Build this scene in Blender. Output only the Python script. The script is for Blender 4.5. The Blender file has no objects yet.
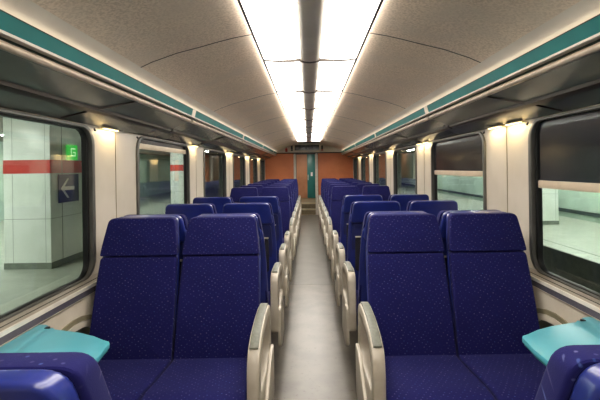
import bpy, bmesh, math, random
from mathutils import Vector, Matrix
random.seed(4)
PI = math.pi
scene = bpy.context.scene
C = scene.collection

# ------------------------------------------------------------------ materials
def lin(c):
    return tuple(((v/255)/12.92 if v/255 <= .04045 else ((v/255+.055)/1.055)**2.4) for v in c)

def mat(name, rgb, rough=.5, metal=0., coat=0., spec=.5, sheen=0.):
    m = bpy.data.materials.new(name); m.use_nodes = True
    b = m.node_tree.nodes['Principled BSDF']
    b.inputs['Base Color'].default_value = (*lin(rgb), 1)
    b.inputs['Roughness'].default_value = rough
    b.inputs['Metallic'].default_value = metal
    b.inputs['Coat Weight'].default_value = coat
    b.inputs['Coat Roughness'].default_value = .12
    b.inputs['Specular IOR Level'].default_value = spec
    b.inputs['Sheen Weight'].default_value = sheen
    return m

def noisy(m, rgb2, scale=20., detail=4., lo=.4, hi=.6, bump=0., bscale=None, stretch=(1,1,1), fac=1.):
    nt = m.node_tree; N = nt.nodes; L = nt.links; b = N['Principled BSDF']
    tc = N.new('ShaderNodeTexCoord'); mp = N.new('ShaderNodeMapping')
    mp.inputs['Scale'].default_value = stretch
    L.new(tc.outputs['Object'], mp.inputs['Vector'])
    n = N.new('ShaderNodeTexNoise'); n.inputs['Scale'].default_value = scale; n.inputs['Detail'].default_value = detail
    L.new(mp.outputs['Vector'], n.inputs['Vector'])
    r = N.new('ShaderNodeMapRange'); r.inputs['From Min'].default_value = lo; r.inputs['From Max'].default_value = hi
    r.inputs['To Max'].default_value = fac
    L.new(n.outputs['Fac'], r.inputs['Value'])
    mx = N.new('ShaderNodeMix'); mx.data_type = 'RGBA'
    prev = b.inputs['Base Color'].links[0].from_socket if b.inputs['Base Color'].links else None
    if prev: L.new(prev, mx.inputs['A'])
    else: mx.inputs['A'].default_value = b.inputs['Base Color'].default_value
    mx.inputs['B'].default_value = (*lin(rgb2), 1)
    L.new(r.outputs['Result'], mx.inputs['Factor']); L.new(mx.outputs['Result'], b.inputs['Base Color'])
    if bump:
        n2 = N.new('ShaderNodeTexNoise'); n2.inputs['Scale'].default_value = bscale or scale
        L.new(mp.outputs['Vector'], n2.inputs['Vector'])
        bp = N.new('ShaderNodeBump'); bp.inputs['Strength'].default_value = bump; bp.inputs['Distance'].default_value = .003
        L.new(n2.outputs['Fac'], bp.inputs['Height']); L.new(bp.outputs['Normal'], b.inputs['Normal'])
    return m

def emis(name, rgb, strength):
    m = bpy.data.materials.new(name); m.use_nodes = True
    nt = m.node_tree; nt.nodes.remove(nt.nodes['Principled BSDF'])
    e = nt.nodes.new('ShaderNodeEmission'); e.inputs[0].default_value = (*lin(rgb), 1); e.inputs[1].default_value = strength
    nt.links.new(e.outputs[0], nt.nodes['Material Output'].inputs[0])
    return m

def glass_mat(name, tint, refl=1.4):
    m = bpy.data.materials.new(name); m.use_nodes = True
    nt = m.node_tree; N = nt.nodes; L = nt.links; N.remove(N['Principled BSDF'])
    t = N.new('ShaderNodeBsdfTransparent'); t.inputs[0].default_value = (*tint, 1)
    g = N.new('ShaderNodeBsdfGlossy'); g.inputs['Roughness'].default_value = .015
    # thin-pane Schlick reflectance, the same from both sides
    ge = N.new('ShaderNodeNewGeometry'); dt = N.new('ShaderNodeVectorMath'); dt.operation = 'DOT_PRODUCT'
    L.new(ge.outputs['Normal'], dt.inputs[0]); L.new(ge.outputs['Incoming'], dt.inputs[1])
    ab = N.new('ShaderNodeMath'); ab.operation = 'ABSOLUTE'; L.new(dt.outputs['Value'], ab.inputs[0])
    om = N.new('ShaderNodeMath'); om.operation = 'SUBTRACT'; om.inputs[0].default_value = 1; L.new(ab.outputs[0], om.inputs[1])
    pw = N.new('ShaderNodeMath'); pw.operation = 'POWER'; L.new(om.outputs[0], pw.inputs[0]); pw.inputs[1].default_value = 5
    fr = N.new('ShaderNodeMath'); fr.operation = 'MULTIPLY_ADD'; L.new(pw.outputs[0], fr.inputs[0]); fr.inputs[1].default_value = .9; fr.inputs[2].default_value = .04
    mu = N.new('ShaderNodeMath'); mu.operation = 'MULTIPLY'; mu.inputs[1].default_value = refl; mu.use_clamp = True
    mx = N.new('ShaderNodeMixShader')
    L.new(fr.outputs[0], mu.inputs[0]); L.new(mu.outputs[0], mx.inputs[0])
    L.new(t.outputs[0], mx.inputs[1]); L.new(g.outputs[0], mx.inputs[2]); L.new(mx.outputs[0], N['Material Output'].inputs[0])
    return m

def fabric(name, base, base2):
    m = mat(name, base, .85, sheen=.03, spec=.15)
    nt = m.node_tree; N = nt.nodes; L = nt.links; b = N['Principled BSDF']
    tc = N.new('ShaderNodeTexCoord'); sp = N.new('ShaderNodeSeparateXYZ'); L.new(tc.outputs['Object'], sp.inputs[0])
    ad = N.new('ShaderNodeMath'); ad.operation = 'ADD'; L.new(sp.outputs['Y'], ad.inputs[0]); L.new(sp.outputs['Z'], ad.inputs[1])
    # staggered rows of little woven flecks
    cb = N.new('ShaderNodeCombineXYZ'); L.new(sp.outputs['X'], cb.inputs['X']); L.new(ad.outputs[0], cb.inputs['Y'])
    mp = N.new('ShaderNodeMapping'); mp.inputs['Rotation'].default_value = (0, 0, .6); L.new(cb.outputs[0], mp.inputs['Vector'])
    vo = N.new('ShaderNodeTexVoronoi'); vo.voronoi_dimensions = '2D'; vo.inputs['Scale'].default_value = 46; vo.inputs['Randomness'].default_value = .35
    L.new(mp.outputs[0], vo.inputs['Vector'])
    cr = N.new('ShaderNodeMapRange'); cr.inputs['From Min'].default_value = .08; cr.inputs['From Max'].default_value = .17
    cr.inputs['To Min'].default_value = .7; cr.inputs['To Max'].default_value = 0; L.new(vo.outputs['Distance'], cr.inputs['Value'])
    # only some flecks are bright
    sc = N.new('ShaderNodeSeparateColor'); L.new(vo.outputs['Color'], sc.inputs[0])
    pw = N.new('ShaderNodeMath'); pw.operation = 'POWER'; L.new(sc.outputs[0], pw.inputs[0]); pw.inputs[1].default_value = 1.2
    mu = N.new('ShaderNodeMath'); mu.operation = 'MULTIPLY'; L.new(cr.outputs[0], mu.inputs[0]); L.new(pw.outputs[0], mu.inputs[1])
    ramp = N.new('ShaderNodeValToRGB'); ramp.color_ramp.elements[0].color = (*lin((50, 80, 140)), 1); ramp.color_ramp.elements[1].color = (*lin((120, 108, 140)), 1)
    L.new(sc.outputs[1], ramp.inputs[0])
    no = N.new('ShaderNodeTexNoise'); no.inputs['Scale'].default_value = 9; L.new(tc.outputs['Object'], no.inputs['Vector'])
    bm_ = N.new('ShaderNodeMix'); bm_.data_type = 'RGBA'
    bm_.inputs['A'].default_value = (*lin(base), 1); bm_.inputs['B'].default_value = (*lin(base2), 1); L.new(no.outputs['Fac'], bm_.inputs['Factor'])
    mx = N.new('ShaderNodeMix'); mx.data_type = 'RGBA'
    L.new(mu.outputs[0], mx.inputs['Factor']); L.new(bm_.outputs['Result'], mx.inputs['A']); L.new(ramp.outputs[0], mx.inputs['B'])
    L.new(mx.outputs['Result'], b.inputs['Base Color'])
    n2 = N.new('ShaderNodeTexNoise'); n2.inputs['Scale'].default_value = 420; L.new(tc.outputs['Object'], n2.inputs['Vector'])
    bp = N.new('ShaderNodeBump'); bp.inputs['Strength'].default_value = .35; bp.inputs['Distance'].default_value = .001
    L.new(n2.outputs['Fac'], bp.inputs['Height']); L.new(bp.outputs['Normal'], b.inputs['Normal'])
    return m

M = {}
M['fabric'] = fabric('navy_fleck_fabric', (18, 18, 71), (22, 21, 80))
M['shell'] = noisy(mat('blue_shell_plastic', (30, 42, 118), .32, coat=.35), (25, 36, 104), 6)
M['shell_low'] = noisy(mat('blue_back_plastic', (26, 34, 92), .45), (22, 30, 82), 6)
M['pocket'] = noisy(mat('dark_pocket_net', (20, 20, 28), .8), (45, 45, 58), 300, lo=.45, hi=.6)
M['arm'] = noisy(mat('cream_arm_plastic', (176, 167, 152), .42), (167, 157, 141), 12)
M['pad'] = noisy(mat('grey_green_pad', (104, 106, 94), .5), (94, 96, 85), 60)
M['dark'] = noisy(mat('dark_metal', (42, 42, 44), .5, metal=.4), (34, 34, 36), 8)
M['wall'] = noisy(mat('cream_wall_laminate', (196, 187, 174), .38), (188, 179, 165), 3)
M['lower'] = noisy(mat('cream_lower_panel', (208, 197, 180), .42), (200, 188, 170), 4)
M['olive'] = noisy(mat('olive_edge', (132, 124, 98), .5), (122, 114, 90), 10)
M['recess'] = noisy(mat('grey_recess', (96, 92, 84), .7), (84, 80, 74), 6)
M['ceil'] = noisy(noisy(mat('speckled_ceiling', (246, 226, 203), .8), (220, 199, 175), 90, 3, .42, .62), (224, 208, 188), 3.2, 5, .45, .7, bump=.15, bscale=160, fac=.7)
M['cove'] = noisy(mat('cream_cove', (236, 226, 210), .45), (230, 218, 202), 5)
M['seam'] = noisy(mat('seam_dark', (42, 36, 30), .8), (36, 31, 26), 10)
M['teal'] = noisy(mat('teal_band', (0, 110, 109), .5, spec=.25), (0, 103, 102), 4)
M['lip'] = noisy(mat('pale_aluminium', (222, 216, 206), .4), (212, 205, 194), 14)
M['rail'] = noisy(mat('bronze_rail', (190, 174, 156), .3, metal=.15), (178, 162, 144), 14)
M['rack'] = noisy(mat('dark_rack_panel', (134, 139, 129), .22, metal=.1, coat=.3), (122, 127, 118), 2.5)
M['rackdark'] = noisy(mat('dark_rack_recess', (104, 109, 100), .4), (94, 99, 91), 4)
M['bar'] = noisy(mat('dark_bar', (58, 50, 44), .35, metal=.5), (48, 42, 38), 6)
M['alu'] = noisy(mat('satin_aluminium', (112, 111, 105), .35, metal=.5), (100, 99, 93), 9)
M['sill'] = noisy(mat('sill_aluminium', (166, 157, 144), .34, metal=.3), (154, 145, 132), 8, stretch=(1, .1, 1))
M['vent'] = noisy(mat('vent_grey', (64, 62, 72), .45), (52, 50, 60), 60, stretch=(1, 8, 1))
M['gasket'] = noisy(mat('black_rubber', (26, 27, 27), .4), (20, 21, 21), 8)
M['wframe'] = noisy(mat('window_frame_grey', (92, 91, 86), .4, metal=.3), (82, 81, 77), 9)
M['glass'] = glass_mat('window_glass', (.95, .96, .94), 1.4)
M['blind'] = noisy(mat('dark_blind_fabric', (30, 30, 38), .16, spec=.6), (26, 26, 33), 8)
M['blindbar'] = noisy(mat('blind_bar', (200, 182, 158), .4), (190, 172, 148), 6)
M['table'] = noisy(mat('teal_laminate', (82, 164, 180), .3, spec=.5), (76, 157, 172), 5)
M['tedge'] = noisy(mat('table_edge', (48, 120, 122), .4), (44, 112, 114), 5)
M['floor'] = noisy(noisy(mat('grey_lino', (92, 86, 75), .3, spec=.5), (73, 67, 58), 5, 5, .4, .65), (58, 42, 26), 40, 2, .63, .69, fac=.65)
M['floor2'] = noisy(noisy(mat('darker_lino', (88, 84, 76), .32, spec=.5), (76, 72, 65), 4, 5, .4, .65), (50, 40, 28), 30, 2, .68, .74, fac=.5)
M['orange'] = noisy(mat('orange_laminate', (216, 124, 76), .45), (206, 115, 69), 2.5)
M['header'] = noisy(mat('header_cream', (232, 221, 204), .5), (224, 212, 195), 5)
M['screen'] = noisy(mat('black_screen', (22, 22, 22), .2), (32, 32, 32), 20)
M['red'] = noisy(mat('red_plastic', (190, 40, 36), .4), (178, 34, 30), 9)
M['black'] = noisy(mat('black_plastic', (24, 24, 25), .4), (18, 18, 19), 9)
M['tan'] = noisy(mat('tan_panel', (190, 134, 98), .45), (178, 122, 86), 3)
M['brown'] = noisy(mat('brown_panel', (98, 72, 52), .45), (86, 62, 44), 5)
M['steps'] = noisy(mat('step_tread', (126, 112, 86), .5), (112, 100, 76), 10)
M['nosing'] = noisy(mat('step_nosing', (206, 192, 160), .45), (196, 180, 150), 10)
M['tealdoor'] = noisy(mat('teal_door', (38, 116, 114), .35), (34, 108, 106), 3)
M['strip'] = noisy(mat('satin_strip', (228, 218, 205), .5), (220, 210, 196), 5)
M['diff'] = emis('light_diffuser', (255, 248, 238), 4.4)
M['flank_fill'] = emis('added_flank_glow', (255, 246, 234), 6)  # fill glow for edges added to the light units, brightens the ceiling
M['cove_fill'] = emis('added_cove_glow', (255, 240, 218), 1.1)  # fill glow for an added, unseen strip that brightens the ceiling
M['warm'] = emis('warm_lens', (255, 222, 140), 5)
M['white'] = noisy(mat('white_enamel', (222, 228, 220), .3), (214, 221, 212), 2.5)
M['stripe'] = noisy(mat('red_stripe', (196, 44, 30), .35), (188, 40, 27), 3)
M['joint'] = noisy(mat('joint_grey', (150, 158, 148), .5), (140, 148, 138), 6)
M['pgrey'] = noisy(mat('plinth_grey', (112, 120, 108), .5), (100, 108, 96), 6)
M['pfloor'] = noisy(mat('platform_floor', (154, 160, 146), .35), (144, 151, 137), 2.5)
M['pwall'] = noisy(mat('platform_wall', (160, 180, 166), .5), (150, 170, 156), 1.5)
M['pceil'] = noisy(mat('platform_ceiling', (128, 124, 114), .7), (112, 108, 100), 3)
M['track'] = noisy(mat('track_bed', (34, 36, 42), .9), (26, 28, 33), 8)
M['navy'] = noisy(mat('navy_sign', (44, 50, 96), .4), (40, 46, 90), 6)
M['signwhite'] = noisy(mat('sign_white', (225, 225, 225), .5), (218, 218, 218), 6)
M['green'] = emis('green_exit', (60, 180, 70), .4)
M['greenpale'] = emis('pale_exit', (190, 240, 180), .5)
M['tube'] = emis('tube_light', (246, 255, 246), 48)
M['bench'] = noisy(mat('bench_dark', (44, 60, 58), .5, metal=.2), (38, 52, 50), 8)
M['dsign'] = noisy(mat('sign_dark_green', (52, 84, 74), .5), (46, 78, 68), 10)

# ------------------------------------------------------------------ helpers
def obj(name, data, m=None, parent=None, smooth=True):
    if isinstance(data, bmesh.types.BMesh):
        bmesh.ops.recalc_face_normals(data, faces=data.faces[:])
        me = bpy.data.meshes.new(name); data.to_mesh(me); data.free()
    else: me = data
    if smooth:
        me.polygons.foreach_set('use_smooth', [True]*len(me.polygons))
        try: me.set_sharp_from_angle(angle=math.radians(38))
        except Exception: pass
    o = bpy.data.objects.new(name, me); C.objects.link(o)
    if m: me.materials.append(m)
    if parent: o.parent = parent
    return o

def thing(name, label, cat, loc=(0, 0, 0), rz=0, group=None):
    o = bpy.data.objects.new(name, None); C.objects.link(o)
    o.location = loc; o.rotation_euler = (0, 0, rz); o['label'] = label; o['category'] = cat
    if group: o['group'] = group
    return o
def tag(o, label, cat, group=None):
    o['label'] = label; o['category'] = cat
    if group: o['group'] = group
    return o
def struct(o, label=None, cat=None):
    o['kind'] = 'structure'
    if label: o['label'] = label
    if cat: o['category'] = cat
    return o

def box(bm, x0, x1, y0, y1, z0, z1):
    vs = [bm.verts.new((x, y, z)) for x in (x0, x1) for y in (y0, y1) for z in (z0, z1)]
    for f in ((0, 1, 3, 2), (4, 6, 7, 5), (0, 4, 5, 1), (2, 3, 7, 6), (0, 2, 6, 4), (1, 5, 7, 3)):
        bm.faces.new([vs[i] for i in f])
    return vs
def bevel(bm, w, seg=2, ang=30):
    es = [e for e in bm.edges if len(e.link_faces) == 2 and e.calc_face_angle(0) > math.radians(ang)]
    bmesh.ops.bevel(bm, geom=es, offset=w, segments=seg, profile=.6, affect='EDGES', clamp_overlap=True)
def bx(x0, x1, y0, y1, z0, z1, bev=0., seg=2):
    bm = bmesh.new(); box(bm, x0, x1, y0, y1, z0, z1)
    bmesh.ops.recalc_face_normals(bm, faces=bm.faces[:])
    if bev: bevel(bm, bev, seg)
    return bm
def prism(pts, a0, a1, axis='y', bev=0., seg=2, ang=30):
    """polygon pts extruded along an axis; pts are the two other coordinates in order."""
    def co(p, a):
        if axis == 'y': return (p[0], a, p[1])
        if axis == 'x': return (a, p[0], p[1])
        return (p[0], p[1], a)
    bm = bmesh.new()
    A = [bm.verts.new(co(p, a0)) for p in pts]; B = [bm.verts.new(co(p, a1)) for p in pts]
    bm.faces.new(A); bm.faces.new(B[::-1])
    for i in range(len(pts)):
        j = (i+1) % len(pts); bm.faces.new((A[i], A[j], B[j], B[i]))
    bmesh.ops.recalc_face_normals(bm, faces=bm.faces[:])
    if bev: bevel(bm, bev, seg, ang)
    return bm
def slab(outline, yf, yb, bev=.015, seg=3):
    """outline in (x, z); front and back depth given as functions of z (front faces -y)."""
    bm = bmesh.new()
    A = [bm.verts.new((x, yf(z), z)) for x, z in outline]; B = [bm.verts.new((x, yb(z), z)) for x, z in outline]
    bm.faces.new(A); bm.faces.new(B[::-1])
    for i in range(len(outline)):
        j = (i+1) % len(outline); bm.faces.new((A[i], A[j], B[j], B[i]))
    bmesh.ops.recalc_face_normals(bm, faces=bm.faces[:])
    if bev:
        es = [e for e in bm.edges if any(len(f.verts) > 4 for f in e.link_faces)]
        bmesh.ops.bevel(bm, geom=es, offset=bev, segments=seg, profile=.55, affect='EDGES', clamp_overlap=True)
    return bm
def tube(bm, pts, r, n=10):
    rings = []
    for i, p in enumerate(pts):
        p = Vector(p); a = Vector(pts[max(i-1, 0)]); b = Vector(pts[min(i+1, len(pts)-1)])
        d = (b-a).normalized(); u = d.orthogonal().normalized() if abs(d.y) < .9 else Vector((1, 0, 0)); u = (u-d*u.dot(d)).normalized(); v = d.cross(u)
        rings.append([bm.verts.new(p+(u*math.cos(t)+v*math.sin(t))*r) for t in (2*PI*k/n for k in range(n))])
    for a, b in zip(rings, rings[1:]):
        for k in range(n): bm.faces.new((a[k], a[(k+1) % n], b[(k+1) % n], b[k]))
    bm.faces.new(rings[0][::-1]); bm.faces.new(rings[-1])
def rrect(x0, x1, z0, z1, r, n=6, rb=None):
    """rounded rectangle; rb = radius of the two lower corners."""
    rb = r if rb is None else rb; out = []
    for cx, cz, a, q in ((x1-r, z1-r, 0, r), (x0+r, z1-r, PI/2, r), (x0+rb, z0+rb, PI, rb), (x1-rb, z0+rb, 3*PI/2, rb)):
        for k in range(n+1):
            t = a+PI/2*k/n; out.append((cx+q*math.cos(t), cz+q*math.sin(t)))
    return out
def roundpoly(pts, r, n=5):
    """polygon with rounded corners; r a number or a list."""
    out = []; N_ = len(pts)
    for i, p in enumerate(pts):
        ri = r[i] if isinstance(r, (list, tuple)) else r
        p = Vector(p).to_2d() if len(p) == 2 else Vector(p)
        a = Vector(pts[i-1])-p; b = Vector(pts[(i+1) % N_])-p
        if ri <= 0: out.append(tuple(p)); continue
        q = min(ri, a.length*.48, b.length*.48); A = p+a.normalized()*q; B = p+b.normalized()*q
        for k in range(n+1):
            t = k/n; v = A*(1-t)**2+p*2*t*(1-t)+B*t*t; out.append((v.x, v.y))
    return out
def plate(name, loops, t, bev=0.):
    """flat sheet with holes (2D curve fill), thickness t about 0; returns a mesh in (u, v, w)."""
    cu = bpy.data.curves.new(name, 'CURVE'); cu.dimensions = '2D'; cu.fill_mode = 'BOTH'; cu.extrude = t/2-bev; cu.bevel_depth = bev; cu.offset = -bev; cu.bevel_resolution = 1
    for lp in loops:
        s = cu.splines.new('POLY'); s.points.add(len(lp)-1)
        for p, q in zip(s.points, lp): p.co = (q[0], q[1], 0, 1)
        s.use_cyclic_u = True
    o = bpy.data.objects.new(name, cu); C.objects.link(o)
    bpy.context.view_layer.update()
    me = bpy.data.meshes.new_from_object(o.evaluated_get(bpy.context.evaluated_depsgraph_get()))
    bpy.data.objects.remove(o); bpy.data.curves.remove(cu)
    bm = bmesh.new(); bm.from_mesh(me); bpy.data.meshes.remove(me)
    bmesh.ops.remove_doubles(bm, verts=bm.verts[:], dist=1e-5)
    return bm
def remap(bm, f):
    for v in bm.verts: v.co = f(v.co)
    return bm
def side_plate(name, loops, x, t, sgn, bev=0.):
    """plate standing in the plane x = sgn*x, loops in (y, z)."""
    return remap(plate(name, loops, t, bev), lambda c: Vector((sgn*(x+c.z), c.x, c.y)))
def copy_tree(o, parent=None):
    c = o.copy(); C.objects.link(c); c.parent = parent
    for ch in kids.get(o.name, []): copy_tree(ch, c)
    return c
kids = {}
def index_kids():
    kids.clear()
    for o in bpy.data.objects:
        if o.parent: kids.setdefault(o.parent.name, []).append(o)
ORD = 'first second third fourth fifth sixth seventh eighth ninth tenth eleventh twelfth thirteenth'.split()

# ------------------------------------------------------------------ carriage shell
YB, YE, XW = -2.8, 12.6, 1.35
struct(obj('floor', bx(-1.36, 1.36, YB, YE+.14, -.08, 0), M['floor'], smooth=False), 'worn grey linoleum carriage floor with brown scuffs')
obj('floor_sheet', bx(-1.25, 1.25, 5.05, YE, .0, .0015), M['floor2'], bpy.data.objects['floor'], smooth=False)
WIN = [(1.14+2.02*(k-1), 1.14+2.02*(k-1)+1.39) for k in range(-1, 7)]
WIN[-1] = (WIN[-1][0], 12.35)
WZ0, WZ1 = .795, 1.695
SIDES = ((-1, 'left'), (1, 'right'))
for sgn, side in SIDES:
    loops = [[(YB, .72), (YE, .72), (YE, 1.78), (YB, 1.78)]]
    for a, b in WIN: loops.append(rrect(a+.03, b-.03, WZ0, WZ1, .10))
    w = struct(obj('wall_'+side, side_plate('w', loops, XW+.02, .04, sgn), M['wall']), f'cream upper side wall on the {side} between the windows')
    # lower panel with rounded recesses beside the seats
    loops = [[(YB, 0), (YE, 0), (YE, .742), (YB, .742)]]
    bays = [2.12, 5.6, 9.0]
    def arch(yc, r, zt, n=20):
        return [(yc+r*math.cos(PI*k/n), zt-r+r*math.sin(PI*k/n)) for k in range(n+1)]+[(yc-r, .06), (yc+r, .06)]
    for yc in bays: loops.append(arch(yc, .47, .635))
    lw = obj('lower_panel', side_plate('lw', loops, 1.26, .02, sgn), M['lower'], w)
    for yc in bays:
        obj('arch_trim', side_plate('a', [arch(yc, .497, .662), arch(yc, .472, .637)], 1.247, .012, sgn), M['olive'], w)
        obj('arch_lip', side_plate('a', [arch(yc, .47, .635), arch(yc, .438, .603)], 1.262, .05, sgn), M['lower'], w)
        obj('recess_panel', side_plate('a', [arch(yc, .50, .66)], 1.335, .01, sgn), M['recess'], w)
    # seams down the middle of the wall piers
    for (a, b), (a2, b2) in zip(WIN, WIN[1:]):
        ym = (b+a2)/2-.02
        obj('pier_seam', bx(sgn*1.3475-.001, sgn*1.3475+.001, ym-.003, ym+.003, .79, 1.70), M['olive'], w, smooth=False)
    # window sill profile running the length of the wall
    sill = [(1.362, .796), (1.30, .789), (1.275, .785), (1.268, .778), (1.268, .769), (1.29, .766), (1.362, .74)]
    s = obj('trim_1' if sgn < 0 else 'trim_2', prism([(sgn*x, z) for x, z in sill], YB, YE), M['sill']); struct(s, f'pale metal sill rail under the {side} windows')
    obj('sill_groove', bx(min(sgn*1.300, sgn*1.306), max(sgn*1.300, sgn*1.306), YB, YE, .785, .7905), M['seam'], s, smooth=False)
    obj('sill_lip', prism([(sgn*x, z) for x, z in ((1.266, .7865), (1.266, .768), (1.270, .768), (1.276, .7865))], YB, YE), M['lip'], s, smooth=False)
    obj('vent_strip', prism([(sgn*x, z) for x, z in ((1.268, .769), (1.252, .742), (1.27, .738), (1.29, .766))], YB, YE), M['vent'], s, smooth=False)
    obj('ledge', prism([(sgn*x, z) for x, z in ((1.25, .744), (1.25, .736), (1.36, .736), (1.36, .744))], YB, YE), M['lower'], s, smooth=False)

n = 0
for sgn, side in SIDES:
    for k, (a, b) in enumerate(WIN):
        n += 1
        root = obj('window_%d' % n, side_plate('g', [rrect(a+.035, b-.035, WZ0+.005, WZ1-.005, .095)], 1.395, .006, sgn), M['glass'])
        struct(root, f'{ORD[k]} rounded carriage window along the {side} wall, counted from behind the viewer')
        obj('window_frame', side_plate('f', [rrect(a, b, WZ0-.004, WZ1+.012, .12), rrect(a+.034, b-.034, WZ0+.004, WZ1-.004, .10)], 1.35, .03, sgn, .003), M['wframe'], root)
        obj('rubber_seal', side_plate('f', [rrect(a+.028, b-.028, WZ0-.004, WZ1+.004, .10), rrect(a+.052, b-.052, WZ0+.008, WZ1-.014, .075)], 1.376, .034, sgn, .004), M['gasket'], root)

# blinds
def blind(sgn, k, zb, label, zt=WZ1+.02):
    a, b = WIN[k]
    t = thing('window_blind', label, 'blind', (sgn*1.366, (a+b)/2, zb), 0, 'window blinds')
    h = (b-a)/2-.075; s = -sgn
    if zt-zb > .1:
        bm = bx(-.004, .004, -h+.01, h-.01, .03, zt-zb-.004, 0)
        obj('blind_sheet', bm, M['blind'], t, smooth=False)
    obj('bottom_bar', bx(-.014, .010, -h, h, 0, .045, .005), M['blindbar'], t)
    return t
blind(1, 2, 1.295, 'dark blind half drawn over the big window beside the right teal table')
blind(1, 3, 1.345, 'dark blind half drawn over the second window on the right wall')
blind(-1, 3, 1.605, 'beige bar of the rolled-up blind atop the second window on the left')

# ------------------------------------------------------------------ ceiling
ARC = [(.312, 2.177), (.42, 2.158), (.50, 2.139), (.60, 2.112), (.74, 2.077), (.876, 2.03), (.938, 2.002)]
COVE = [(.938, 2.002), (.965, 1.988), (.99, 1.974), (1.03, 1.962)]
def ribbon(pts, y0, y1, sgn, th=.012):
    bm = bmesh.new(); rows = []
    for y in (y0, y1):
        rows.append([bm.verts.new((sgn*x, y, z)) for x, z in pts]+[bm.verts.new((sgn*x, y, z+th)) for x, z in pts[::-1]])
    m = len(rows[0])
    for i in range(m):
        j = (i+1) % m; bm.faces.new((rows[0][i], rows[0][j], rows[1][j], rows[1][i]))
    bm.faces.new(rows[0]); bm.faces.new(rows[1][::-1])
    return bm
seams = [YB]+[2.265+1.75*k for k in range(-2, 6)]+[YE]
ceiling = struct(obj('ceiling', bx(-1.36, 1.36, YB, YE, 2.215, 2.24), M['seam'], smooth=False), 'arched speckled beige carriage ceiling')
for sgn, side in SIDES:
    for a, b in zip(seams, seams[1:]):
        obj('ceiling_panel', ribbon(ARC, a, b, sgn), M['ceil'], ceiling)
    for q in seams[1:-1]: obj('panel_seam', ribbon([(x, z-.0012) for x, z in ARC], q-.0045, q+.0045, sgn, .012), M['seam'], ceiling, smooth=False)
    obj('seam_backing', ribbon([(x, z+.016) for x, z in ARC], YB, YE, sgn, .004), M['seam'], ceiling)
    obj('cove_strip', ribbon(COVE, YB, YE, sgn), M['cove'], ceiling)

# centre light line
g_ = 'lit ceiling light panels along the centre line'
edges = [2.72+1.09*k for k in range(-4, 8)]+[10.895]
cl = []
for i, (a, b) in enumerate(zip(edges, edges[1:])):
    front = i-3
    if b < 1.9: lab = f'{ORD[max(0, i)]} bright ceiling light unit overhead behind the viewer'
    else: lab = f'{ORD[front]} bright twin ceiling light unit counted from the viewer'
    if i == len(edges)-2: lab = 'short last ceiling light unit before the orange end wall'
    t = thing('ceiling_light', lab, 'ceiling light', (0, (a+b)/2, 2.175), 0, g_)
    h = (b-a)/2-.006
    for s in (-1, 1):
        bm = bmesh.new(); rows = []
        prof = [(.068, -.016), (.13, -.024), (.20, -.026), (.26, -.024), (.305, -.018)]
        for y in (-h, h): rows.append([bm.verts.new((s*x, y, z)) for x, z in prof]+[bm.verts.new((s*x, y, .006)) for x, z in prof[::-1]])
        m_ = len(rows[0])
        for q in range(m_):
            r_ = (q+1) % m_; bm.faces.new((rows[0][q], rows[0][r_], rows[1][r_], rows[1][q]))
        bm.faces.new(rows[0]); bm.faces.new(rows[1][::-1])
        obj('diffuser', bm, M['diff'], t)
        obj('side_frame', bx(min(s*.301, s*.314), max(s*.301, s*.314), -h-.006, h+.006, -.026, -.0185, .002), M['bar'], t)
        obj('added_fill_flank', bx(min(s*.3055, s*.3085), max(s*.3055, s*.3085), -h, h, -.018, .004), M['flank_fill'], t, smooth=False)  # added glowing edge, throws extra light sideways onto the ceiling panels
    obj('centre_strip', prism([(-.067, -.014), (-.060, -.026), (-.040, -.037), (0, -.042), (.040, -.037), (.060, -.026), (.067, -.014), (.067, .0), (-.067, .0)], -h-.006, h+.006), M['strip'], t)
    cbp = [(.308, -.026), (.26, -.034), (.20, -.038), (.13, -.038), (.08, -.036), (.064, -.037), (.042, -.043), (0, -.047)]
    cbp = cbp+[(-x, z) for x, z in cbp[-2::-1]]
    bm = bmesh.new(); rows = []
    for y in (h-.006, h+.011): rows.append([bm.verts.new((x, y, z)) for x, z in cbp]+[bm.verts.new((x, y, .0)) for x, z in cbp[::-1]])
    m_ = len(cbp)
    for q in range(m_-1):
        for rr in rows: bm.faces.new((rr[q], rr[q+1], rr[2*m_-2-q], rr[2*m_-1-q]))
        bm.faces.new((rows[0][q], rows[0][q+1], rows[1][q+1], rows[1][q]))
    obj('cross_bar', bm, M['bar'], t, smooth=False)

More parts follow.
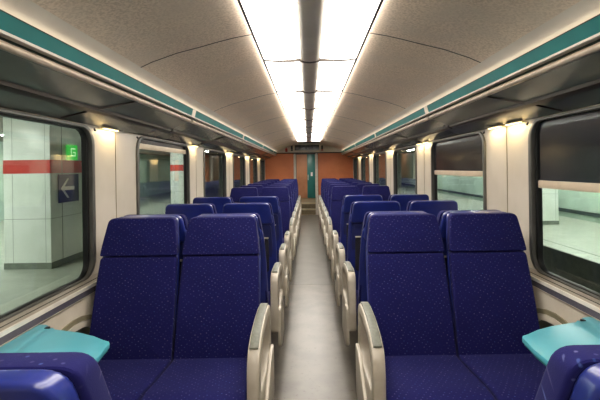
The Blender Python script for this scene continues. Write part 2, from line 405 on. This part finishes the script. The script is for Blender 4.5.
# ------------------------------------------------------------------ luggage racks
RY = [-1.84, .83, 3.5, 6.17, 8.84, 11.51, YE]
for sgn, side in SIDES:
    for i, (a, b) in enumerate(zip(RY, RY[1:])):
        pos = ('above the viewer', 'nearest the viewer', 'second ahead', 'third ahead', 'fourth ahead', 'against the end wall')[i]
        t = thing('luggage_rack', f'teal-edged dark luggage rack section on the {side} side, {pos}', 'luggage rack', (sgn*1.0, (a+b)/2, 1.70), 0, 'overhead luggage rack sections')
        h = (b-a)/2
        def P(pts, y0=-h+.001, y1=h-.001, bev=0):
            return prism([(sgn*(x-1.0), z-1.70) for x, z in pts], y0, y1, bev=bev)
        obj('rack_body', P([(1.03, 1.935), (1.345, 1.935), (1.345, 1.728), (1.06, 1.842), (1.06, 1.90), (1.03, 1.90)]), M['rackdark'], t, smooth=False)
        obj('teal_fascia', P([(.986, 1.943), (1.0, 1.888), (1.006, 1.888), (.994, 1.943)], -h+.045, h-.045), M['teal'], t, smooth=False)
        obj('top_edge', P([(.984, 1.9455), (.986, 1.942), (.995, 1.942), (.994, 1.9455)]), M['bar'], t, smooth=False)
        obj('added_cove_fill', P([(1.002, 1.9355), (1.022, 1.9355), (1.022, 1.9385), (1.002, 1.9385)]), M['cove_fill'], t, smooth=False)  # added fill strip, unseen behind the teal fascia, lifts the ceiling brightness
        obj('bottom_lip', P([(.998, 1.889), (1.0, 1.880), (1.03, 1.880), (1.03, 1.889)]), M['lip'], t, smooth=False)
        obj('underside_panel', P([(1.035, 1.843), (1.347, 1.714), (1.347, 1.727), (1.035, 1.857)], -h+.004, h-.004), M['rack'], t, smooth=False)
        bm = bmesh.new(); tube(bm, [(sgn*.022, -h+.03, .150), (sgn*.022, h-.03, .150)], .015, 12); obj('front_rail', bm, M['rail'], t)
        obj('under_bar', prism([(sgn*(x-1.0), z-1.70) for x, z in ((1.180, 1.782), (1.182, 1.766), (1.212, 1.753), (1.222, 1.766))], -h+.02, h-.02), M['bar'], t)
        for s in (-1, 1):
            y = s*(h-.022)
            obj('end_cap', P([(.983, 1.944), (.998, 1.880), (1.006, 1.880), (.996, 1.944)], y-.022, y+.022), M['cove'], t)
        for y in ([0] if h > .8 else []):
            bm = bmesh.new(); pts = [(1.03, 1.836), (1.12, 1.797), (1.20, 1.764), (1.33, 1.714)]
            A = [bm.verts.new((sgn*(x-1.0), y+(.25-k*.08), z-1.70)) for k, (x, z) in enumerate(pts)]
            B = [bm.verts.new((sgn*(x-1.0), y+(.25-k*.08)+.014, z-1.70)) for k, (x, z) in enumerate(pts)]
            A2 = [bm.verts.new(v.co+Vector((0, 0, .02))) for v in A]; B2 = [bm.verts.new(v.co+Vector((0, 0, .02))) for v in B]
            for k in range(3):
                for q in ((A[k], A[k+1], B[k+1], B[k]), (A2[k], A2[k+1], B2[k+1], B2[k]), (A[k], A[k+1], A2[k+1], A2[k]), (B[k], B[k+1], B2[k+1], B2[k])): bm.faces.new(q)
            bm.faces.new((A[0], B[0], B2[0], A2[0])); bm.faces.new((A[3], B[3], B2[3], A2[3]))
            obj('bracket', bm, M['bar'], t, smooth=False)

# reading lamps under the racks at the piers
for sgn, side in SIDES:
    for k, ((a, b), (a2, b2)) in enumerate(zip(WIN[1:], WIN[2:])):
        ym = (b+a2)/2
        spots = [ym-.15, ym+.12]
        if sgn < 0 and k in (1, 2): spots = [ym-.12]
        for q, y in enumerate(spots):
            which = ('nearer' if q == 0 else 'farther') if len(spots) == 2 else 'only'
            t = thing('reading_lamp', f'{which} small warm lamp above the {ORD[max(k-1,0)] if k else "rearmost"} pier on the {side} wall', 'lamp', (sgn*1.330, y, 1.706), 0, 'warm lamps over the wall piers')
            obj('lamp_body', bx(-.010, .010, -.10, .10, 0, .009, .002), M['wall'], t)
            obj('lamp_lens', bx(-.007, .007, -.095, .095, -.002, .003), M['warm'], t, smooth=False)
            ld = bpy.data.lights.new('lamp_light', 'AREA'); ld.shape = 'RECTANGLE'; ld.size = .03; ld.size_y = .19; ld.energy = .28; ld.color = (1, .76, .38)
            lo = bpy.data.objects.new('lamp_light', ld); C.objects.link(lo); lo.parent = t; lo.location = (-sgn*.03, 0, -.012); lo.rotation_euler = (0, sgn*-.25, 0)
        # small latch hooks on the rack next to the window
        for y in (b-.0, a2+.0):
            if k == 1:
                near = 'near' if y < ym else 'far'
                hk = obj('blind_hook', prism([(sgn*x, z) for x, z in ((0, .015), (-.012, .0), (-.018, -.018), (-.006, -.022), (.004, -.008))], -.012, .012, bev=.002), M['black'])
                hk.scale = (.6, .6, .6)
                hk.location = (sgn*1.338, y, 1.69); tag(hk, f'small black hook at the {near} edge of the {ORD[k-1]} pier on the {side}', 'hook', 'blind hooks')

# ------------------------------------------------------------------ end wall
w = obj('wall_end', bx(-1.35, -.475, YE, YE+.04, 0, 1.905), M['orange'], smooth=False); struct(w, 'orange bulkhead at the far end of the aisle')
obj('right_panel', bx(.265, 1.35, YE, YE+.04, 0, 1.905), M['orange'], w, smooth=False)
obj('header_panel', bx(-1.35, 1.35, YE-.015, YE+.04, 1.925, 2.215), M['header'], w, smooth=False)
obj('header_ledge', bx(-1.35, 1.35, YE-.05, YE+.04, 1.895, 1.925, .004), M['bar'], w)
ar = [(-x, z-.012) for x, z in (COVE[::-1]+ARC[::-1])]+[(x, z-.012) for x, z in ARC+COVE]
bm = bmesh.new()
for p, q in zip(ar, ar[1:]):
    vs = [bm.verts.new((p[0], y, z)) for y in (YE-.06, YE) for z in (p[1], p[1]+.02)]+[bm.verts.new((q[0], y, z)) for y in (YE-.06, YE) for z in (q[1], q[1]+.02)]
    for f in ((0, 1, 5, 4), (2, 3, 7, 6), (0, 2, 6, 4), (1, 3, 7, 5)): bm.faces.new([vs[i] for i in f])
bmesh.ops.remove_doubles(bm, verts=bm.verts[:], dist=1e-5)
obj('arch_edge', bm, M['header'], w, smooth=False)
struct(obj('wall_back', bx(-1.36, 1.36, YB-.04, YB, 0, 2.24), M['wall'], smooth=False), 'cream bulkhead behind the viewer')
# door frame and glass door
d = obj('door_1', bx(-.475, -.405, YE-.02, YE+.10, 0, 1.90, .006), M['lip']); struct(d, 'pale metal door frame in the orange bulkhead')
obj('right_post', bx(.185, .265, YE-.02, YE+.10, 0, 1.90, .006), M['lip'], d)
obj('door_head', bx(-.475, .265, YE-.02, YE+.06, 1.865, 1.905), M['bar'], d, smooth=False)
obj('left_seal', bx(-.405, -.392, YE-.01, YE+.06, .0, 1.865), M['gasket'], d, smooth=False)
obj('right_seal', bx(.265, .275, YE-.022, YE+.0, 0, 1.90), M['gasket'], d, smooth=False)
# vestibule with steps
st = obj('trim_3', bx(-.47, .26, YE+.15, YE+.38, 0, .17), M['steps'], smooth=False); struct(st, 'two steps with pale nosings up to the vestibule')
obj('upper_step', bx(-.47, .26, YE+.38, 15.2, 0, .34), M['steps'], st, smooth=False)
for z, y in ((.17, YE+.15), (.34, YE+.38)): obj('nosing', bx(-.47, .26, y-.012, y+.05, z-.035, z+.004), M['nosing'], st, smooth=False)
obj('floor_edge', bx(-.40, .18, YE+.02, YE+.06, 0, .006), M['nosing'], st, smooth=False)
v = obj('wall_vestibule', bx(-.52, -.47, YE+.1, 15.2, 0, 2.1), M['brown'], smooth=False); struct(v, 'brown vestibule walls beyond the bulkhead door')
obj('right_side', bx(.26, .31, YE+.1, 15.2, 0, 2.1), M['brown'], v, smooth=False)
obj('rear_panel', bx(-.52, .31, 15.2, 15.25, 0, 2.1), M['tan'], v, smooth=False)
obj('top_panel', bx(-.52, .31, YE+.1, 15.2, 2.06, 2.1), M['cove'], v, smooth=False)
dd = obj('door_2', bx(-.07, .225, 15.12, 15.18, .34, 1.96, .01), M['tealdoor']); struct(dd, 'teal door at the back of the vestibule')
obj('door_sticker', bx(.06, .13, 15.112, 15.121, 1.15, 1.29), M['signwhite'], dd, smooth=False)
obj('door_handle', bx(-.05, -.03, 15.09, 15.12, 1.0, 1.2, .004), M['lip'], dd)
ld = bpy.data.lights.new('vestibule_light', 'AREA'); ld.size = .35; ld.energy = 7; ld.color = (1, .92, .78)
vl = thing('vestibule_lamp', 'square ceiling lamp inside the vestibule beyond the door', 'ceiling light', (-.10, 14.0, 2.04))
obj('lamp_housing', bx(-.2, .2, -.2, .2, 0, .02), M['lip'], vl, smooth=False)
lo = bpy.data.objects.new('vestibule_light', ld); C.objects.link(lo); lo.parent = vl; lo.location = (0, 0, -.01)

# information display and boxes
t = thing('information_display', 'long dark passenger information screen above the bulkhead door', 'screen', (-.06, YE-.015, 1.962))
obj('display_housing', bx(-.40, .40, -.05, 0, 0, .215, .008), M['header'], t)
obj('display_screen', bx(-.375, .375, -.058, -.049, .03, .19), M['screen'], t, smooth=False)
for x, wch in ((-.525, 'left'), (.40, 'right')):
    t = thing('alarm_box', f'small black and pale alarm box on the {wch} of the long display', 'alarm box', (x, YE-.015, 1.955), 0, 'boxes beside the display')
    obj('box_casing', bx(-.045, .055, -.045, 0, 0, .195, .006), M['header'], t)
    obj('box_front', bx(-.028, .034, -.051, -.044, .06, .178, .003), M['black'], t)
    obj('box_button', bx(-.028, .034, -.052, -.044, .018, .055, .003), M['red'] if wch == 'right' else M['black'], t)
t = obj('emergency_hammer', bx(-.035, .035, -.05, 0, 0, .11, .01), M['red']); t.location = (-.69, YE-.015, 1.945)
tag(t, 'small red emergency hammer holder left of the display, on the header', 'emergency hammer')
obj('hammer_handle', bx(-.008, .008, -.06, -.03, .09, .15, .003), M['red'], t)

# ------------------------------------------------------------------ seats
def lean(z): return max(0, (z-.44))*.30
def head_outline(wb, wt, z0, z1, r):
    return roundpoly([(-wb, z0), (wb, z0), (wb-.004, z0+.05), (wt, z1), (-wt, z1), (-wb+.004, z0+.05)], [.012, .012, .05, r, r, .05], 5)
def build_seat(arm):
    r = bpy.data.objects.new('train_seat', None); C.objects.link(r)
    # seat cushion: front-rounded profile
    prof = [(.03, .35), (.03, .438), (-.05, .440), (-.20, .452), (-.36, .470), (-.44, .466), (-.475, .445), (-.485, .41), (-.47, .36), (-.42, .345)]
    obj('seat_cushion', prism([(y, z) for y, z in prof], -.225, .225, 'x', .016, 3, 50), M['fabric'], r)
    bo = roundpoly([(-.226, .40), (.226, .40), (.221, .80), (.214, .946), (-.214, .946), (-.221, .80)], [.02, .02, .1, .022, .022, .1], 5)
    obj('backrest', slab(bo, lambda z: lean(z), lambda z: lean(z)+.06, .018), M['fabric'], r)
    ho = head_outline(.217, .190, .952, 1.156, .030)
    obj('headrest', slab(ho, lambda z: lean(z)-.004, lambda z: lean(z)+.05, .018), M['fabric'], r)
    # shell
    so = roundpoly([(-.216, .33), (.216, .33), (.226, .60), (.225, .85), (.219, .96), (.207, 1.07), (-.207, 1.07), (-.219, .96), (-.225, .85), (-.226, .60)], [.03, .03, .15, .15, .08, .045, .045, .08, .15, .15], 5)
    obj('seat_shell', slab(so, lambda z: lean(z)+.030, lambda z: lean(z)+.064, .016), M['shell'], r)
    hs = roundpoly([(-.206, .985), (.206, .985), (.184, 1.158), (-.184, 1.158)], [.02, .02, .04, .04], 5)
    obj('head_shell', slab(hs, lambda z: lean(z)+.05, lambda z: lean(z)+.098, .030, 4), M['shell'], r)
    bp = roundpoly([(-.190, .42), (.190, .42), (.196, .80), (.188, .975), (-.188, .975), (-.196, .80)], .03, 4)
    p = obj('back_panel', slab(bp, lambda z: lean(z)+.052, lambda z: lean(z)+.074, .006, 2), M['shell_low'], r)
    po = roundpoly([(-.160, .56), (.160, .56), (.165, .86), (-.165, .86)], .03, 4)
    q = obj('net_pocket', slab(po, lambda z: lean(z)+.070, lambda z: lean(z)+.086, .005, 2), M['pocket'], r)
    obj('pocket_rim', bx(-.165, .165, lean(.86)+.074, lean(.86)+.096, .858, .868, .003), M['arm'], q)
    # underframe
    obj('seat_base', bx(-.215, .215, -.42, .05, .28, .348, .012), M['dark'], r)
    leg = roundpoly([(-.10, 0), (.10, 0), (.05, .06), (.045, .285), (-.045, .285), (-.05, .06)], .012, 3)
    obj('pedestal', prism([(y-.18, z) for y, z in leg], -.03, .03, 'x', .006), M['dark'], r)
    if arm:
        outer = roundpoly([(.02, .715), (-.06, .733), (-.22, .728), (-.36, .705), (-.445, .665), (-.47, .58), (-.47, .40), (-.465, .215), (-.41, .205), (-.33, .31), (.05, .33), (.06, .50), (.045, .68)],
                          [.03, .05, .1, .05, .04, .05, .03, .02, .03, .04, .03, .03, .03], 4)
        hole = roundpoly([(-.03, .680), (-.30, .672), (-.405, .625), (-.41, .475), (-.10, .455), (-.03, .50)], .03, 4)
        x = arm*.262
        bm = plate('arm', [outer, hole], .054, .010); remap(bm, lambda c: Vector((x+c.z, c.x, c.y)))
        a = obj('armrest', bm, M['arm'], r)
        pad = roundpoly([(-.01, .722), (-.06, .732), (-.22, .728), (-.36, .705), (-.43, .672), (-.432, .682), (-.36, .714), (-.22, .737), (-.06, .741), (-.008, .731)], .004, 2)
        obj('arm_pad', prism(pad, x-.019, x+.019, 'x', .003), M['pad'], a)
        cov = roundpoly([(.05, .50), (-.06, .49), (-.28, .37), (-.31, .23), (-.05, .21), (.05, .24)], .03, 4)
        obj('side_cover', prism(cov, x+arm*.022, x+arm*.042, 'x', .006), M['arm'], a)
    return r
proto = {0: build_seat(0), 1: build_seat(1), -1: build_seat(-1)}
index_kids()
used = set()
#       y, facing camera, words
ROWS = [(.84, False, 'first row, cut off by the picture edge'), (2.15, True, 'big front row facing us behind the table'),
        (2.79, False, 'third row, back to back with the front row'), (3.58, False, 'fourth row, shiny back shell towards us'),
        (4.36, False, 'fifth row, shiny back shell towards us')]
for k in range(7): ROWS.append((5.9+.8*k, True, f'{ORD[5+k]} row, fabric front facing us'))
for y, facing, words in ROWS:
    for sgn, side in SIDES:
        for pos, xc in (('aisle', .522), ('window', .984)):
            if y < 1: xc += .018
            # local +x is world +x when facing the camera, mirrored when turned round
            inner = (-sgn if facing else sgn) if pos == 'aisle' else 0
            key = inner
            if key in used: o = copy_tree(proto[key])
            else: o = proto[key]; used.add(key)
            o.location = (sgn*xc, y, 0); o.rotation_euler = (0, 0, 0 if facing else PI)
            o['label'] = f'navy train seat, {side} side, {pos} place, {words}'
            o['category'] = 'seat'; o['group'] = 'seats facing the camera' if facing else 'seats facing away from the camera'

# ------------------------------------------------------------------ tables
half = [(1.248, .425), (1.21, .418), (1.195, .408), (1.190, .378), (1.172, .372), (1.160, .385), (1.14, .365), (1.09, .350), (1.01, .325), (.93, .287), (.868, .245), (.836, .228), (.826, .212), (.822, .17), (.812, .10)]
for sgn, side in SIDES:
    pts = [(sgn*x, y) for x, y in half]+[(sgn*x, -y) for x, y in half[::-1]]
    tone = 'pale' if sgn < 0 else 'deeper'
    t = thing('bay_table', f'teal wall-mounted table under the {side} window, beside the front seats', 'table', (0, 1.43, 0), 0, 'teal bay tables')
    obj('table_top', prism(pts, .722, .742, 'z', .003), M['table'], t)
    obj('edge_band', prism([(sgn*(abs(x)+.006 if abs(x) < 1.2 else abs(x)), y*.98) for x, y in [(abs(p[0]), p[1]) for p in pts]], .712, .7225, 'z'), M['tedge'], t)
    obj('table_clip', bx(min(sgn*1.176, sgn*1.192), max(sgn*1.176, sgn*1.192), .372, .392, .724, .746, .003), M['black'], t)
    obj('support_bracket', prism([(sgn*1.248, .71), (sgn*1.248, .45), (sgn*1.20, .45), (sgn*.95, .69), (sgn*.95, .71)], -.03, .03, 'y', .004), M['alu'], t)

# ------------------------------------------------------------------ station outside
PZ = -.6
pf = struct(obj('floor_platform', bx(-13, -1.75, -6, 44, PZ-.1, PZ), M['pfloor'], smooth=False), 'pale green platform floor outside the left windows')
pf2 = struct(obj('floor_far_platform', bx(5.95, 15, -6, 44, PZ-.1, PZ), M['pfloor'], smooth=False), 'pale green platform floor across the track on the right')
obj('platform_edge', bx(5.9, 5.95, -6, 44, -1.7, PZ), M['pgrey'], pf2, smooth=False)
obj('wall_rail', bx(9.93, 10.0, -6, 44, -.40, -.27), M['bench'], pf2, smooth=False)
obj('edge_line', bx(6.35, 6.39, -6, 44, PZ, PZ+.004), M['pgrey'], pf2, smooth=False)
struct(obj('ground', bx(-1.75, 5.95, -6, 44, -1.8, -1.7), M['track'], smooth=False), 'dark track bed between train and far platform')
struct(obj('wall_station_left', bx(-13.1, -13, -6, 44, PZ, 2.9), M['pwall'], smooth=False), 'pale green station wall beyond the left platform')
struct(obj('wall_station_right', bx(10, 10.1, -6, 44, PZ, 2.9), M['pwall'], smooth=False), 'pale green station wall beyond the right platform')
struct(obj('wall_station_far', bx(-13.1, 13.1, 44, 44.1, -1.8, 2.9), M['pwall'], smooth=False), 'dim far end of the station')
cs = struct(obj('ceiling_station', bx(-13.1, -2.2, -6, 44, 2.75, 2.85), M['pceil'], smooth=False), 'dim grey station ceiling')
obj('ceiling_far', bx(3.2, 13.1, -6, 44, 2.75, 2.85), M['pceil'], cs, smooth=False)

def station_pillar(x0, x1, y0, y1, label, signs=False):
    t = thing('station_pillar', label, 'pillar', ((x0+x1)/2, (y0+y1)/2, PZ), 0, 'white station pillars')
    hx, hy = (x1-x0)/2, (y1-y0)/2
    obj('pillar_body', bx(-hx, hx, -hy, hy, 0, 3.35, .01), M['white'], t)
    obj('plinth', bx(-hx-.01, hx+.01, -hy-.01, hy+.01, 0, .13), M['pgrey'], t, smooth=False)
    obj('red_band', bx(-hx-.006, hx+.006, -hy-.006, hy+.006, 2.005, 2.29), M['stripe'], t, smooth=False)
    bm = bmesh.new()
    for fx in (-.62, .78): box(bm, hx*fx-.004, hx*fx+.004, -hy-.003, -hy, .13, 3.3)
    box(bm, -hx-.003, hx+.003, -hy-.003, hy+.003, 1.045, 1.055)
    for fy in (-.55, .4): box(bm, hx, hx+.008, hy*fy-.006, hy*fy+.006, .13, 3.3)
    obj('panel_joint', bm, M['joint'], t, smooth=False)
    return t
station_pillar(-6.42, -5.44, 8.6, 10.4, 'white tiled station pillar with red stripe outside the nearest left window')
station_pillar(5.0+2.6, 5.9+2.6, 14.0, 15.2, 'white station pillar with red stripe on the far right platform')
station_pillar(-6.42, -5.44, 19.0, 20.6, 'distant white station pillar farther down the left platform')

t = thing('direction_sign', 'navy sign with a white left arrow on the white station pillar', 'sign', (-5.425, 9.22, .757))
obj('sign_panel', bx(0, .02, -.38, .38, 0, .62, .004), M['navy'], t)
arrow = [(-.30, 0), (-.02, .24), (.06, .24), (-.14, .045), (.30, .045), (.30, -.045), (-.14, -.045), (.06, -.24), (-.02, -.24)]
bm = prism([(y*.85-.06, z*.9+.31) for y, z in arrow], .0205, .024, 'x'); obj('arrow', bm, M['signwhite'], t, smooth=False)
t = thing('exit_sign', 'small lit green exit sign above the red stripe on the pillar', 'sign', (-5.425, 9.34, 1.70))
obj('sign_box', bx(0, .05, -.18, .18, 0, .34, .004), M['green'], t)
bm = bmesh.new()
for y0, y1, z0, z1 in ((-.09, .09, .24, .265), (-.09, -.065, .08, .265), (-.09, .09, .08, .105), (.065, .09, .08, .18), (-.01, .09, .16, .18)): box(bm, .0505, .053, y0, y1, z0, z1)
obj('sign_symbol', bm, M['greenpale'], t, smooth=False)

def tube_light(x, y, z, label, L_=1.4):
    t = thing('ceiling_tube_lamp', label, 'tube light', (x, y, z), 0, 'station tube lights')
    obj('lamp_tray', bx(-.12, .12, -L_, L_, .03, .08), M['lip'], t, smooth=False)
    obj('lamp_tube', bx(-.06, .06, -L_+.05, L_-.05, 0, .03, .01), M['tube'], t)
for i, y in enumerate((1.5, 5.6, 12.4, 16.3, 23.0, 27)): tube_light(-7.0, y, 2.67, f'{ORD[i]} fluorescent tube of the near row over the left platform')
for i, y in enumerate((3, 7, 11, 15, 20)): tube_light(-10.2, y, 2.67, f'{ORD[i]} fluorescent tube of the far row over the left platform')
for i, y in enumerate((2, 5.5, 9, 13, 18, 24, 30, 37)): tube_light(7.6, y, 2.67, f'{ORD[i]} fluorescent tube over the right platform edge')
for i, y in enumerate((3.5, 8, 15, 22, 30)): tube_light(9.3, y, 2.67, f'{ORD[i]} fluorescent tube by the right station wall')

def bench(x, y, rz, label):
    t = thing('platform_bench', label, 'bench', (x, y, PZ), rz, 'platform benches')
    obj('bench_seat', bx(-.9, .9, -.22, .22, .42, .47, .012), M['bench'], t)
    obj('bench_back', bx(-.9, .9, .20, .24, .55, .88, .012), M['bench'], t)
    for x_ in (-.7, .7):
        bm = bmesh.new(); tube(bm, [(x_, -.17, 0), (x_, -.15, .42)], .025); tube(bm, [(x_, .17, 0), (x_, .16, .42), (x_, .22, .86)], .022)
        box(bm, x_-.02, x_+.02, -.17, .17, .38, .42)
        obj('bench_frame', bm, M['dark'], t)
bench(-7.4, 7.6, PI/2, 'dark bench beside the striped pillar outside the left window')
bench(-8.2, 13.5, PI/2, 'dark bench on the left platform seen through the second window')
bench(8.6, 4.6, -PI/2, 'dark bench on the far right platform near the lettered panel')
bench(8.8, 8.6, -PI/2, 'dark bench on the far right platform seen below the second blind')

# lettered panel on the far platform
t = thing('station_sign', 'dark lettered panel on the far platform outside the nearest right window', 'sign', (9.5, 6.55, .72))
obj('sign_board', bx(-.03, .03, -.9, .9, 0, .42, .01), M['pwall'], t)
for s in (-.8, .8): obj('sign_post', bx(-.025, .025, s-.025, s+.025, -1.32, .01), M['pgrey'], t)
fc = bpy.data.curves.new('lettering', 'FONT'); fc.body = 'Gottert'; fc.size = .34; fc.extrude = .004; fc.align_x = 'CENTER'; fc.align_y = 'CENTER'
fo = bpy.data.objects.new('tmp', fc); C.objects.link(fo); bpy.context.view_layer.update()
lm = bpy.data.meshes.new_from_object(fo.evaluated_get(bpy.context.evaluated_depsgraph_get())); bpy.data.objects.remove(fo)
lm.materials.clear(); fo = obj('lettering', lm, M['dsign'], t, smooth=False); fo.location = (-.035, 0, .2); fo.rotation_euler = (PI/2, 0, -PI/2)

# ------------------------------------------------------------------ world, camera, view
wd = bpy.data.worlds.new('night'); scene.world = wd; wd.use_nodes = True
wd.node_tree.nodes['Background'].inputs[0].default_value = (.02, .025, .03, 1); wd.node_tree.nodes['Background'].inputs[1].default_value = .5

cd = bpy.data.cameras.new('camera'); cam = bpy.data.objects.new('camera', cd); C.objects.link(cam); scene.camera = cam
cd.sensor_width = 36; cd.lens = 36*410/600
cd.shift_x = -8.5/600; cd.shift_y = -31.5/600
cd.clip_start = .05; cd.clip_end = 100
cam.location = (-.02, 0, 1.43)
cam.rotation_euler = (Matrix.Rotation(PI/2, 3, 'X') @ Matrix.Rotation(math.radians(-.8), 3, 'Z')).to_euler()

scene.view_settings.view_transform = 'Standard'; scene.view_settings.look = 'None'
scene.view_settings.gamma = 1; scene.view_settings.use_curve_mapping = False
scene.view_settings.exposure = 1.45
scene.cycles.max_bounces = 12; scene.cycles.diffuse_bounces = 8; scene.cycles.glossy_bounces = 4; scene.cycles.transparent_max_bounces = 12
scene.cycles.use_denoising = True
scene.cycles.sample_clamp_indirect = 6
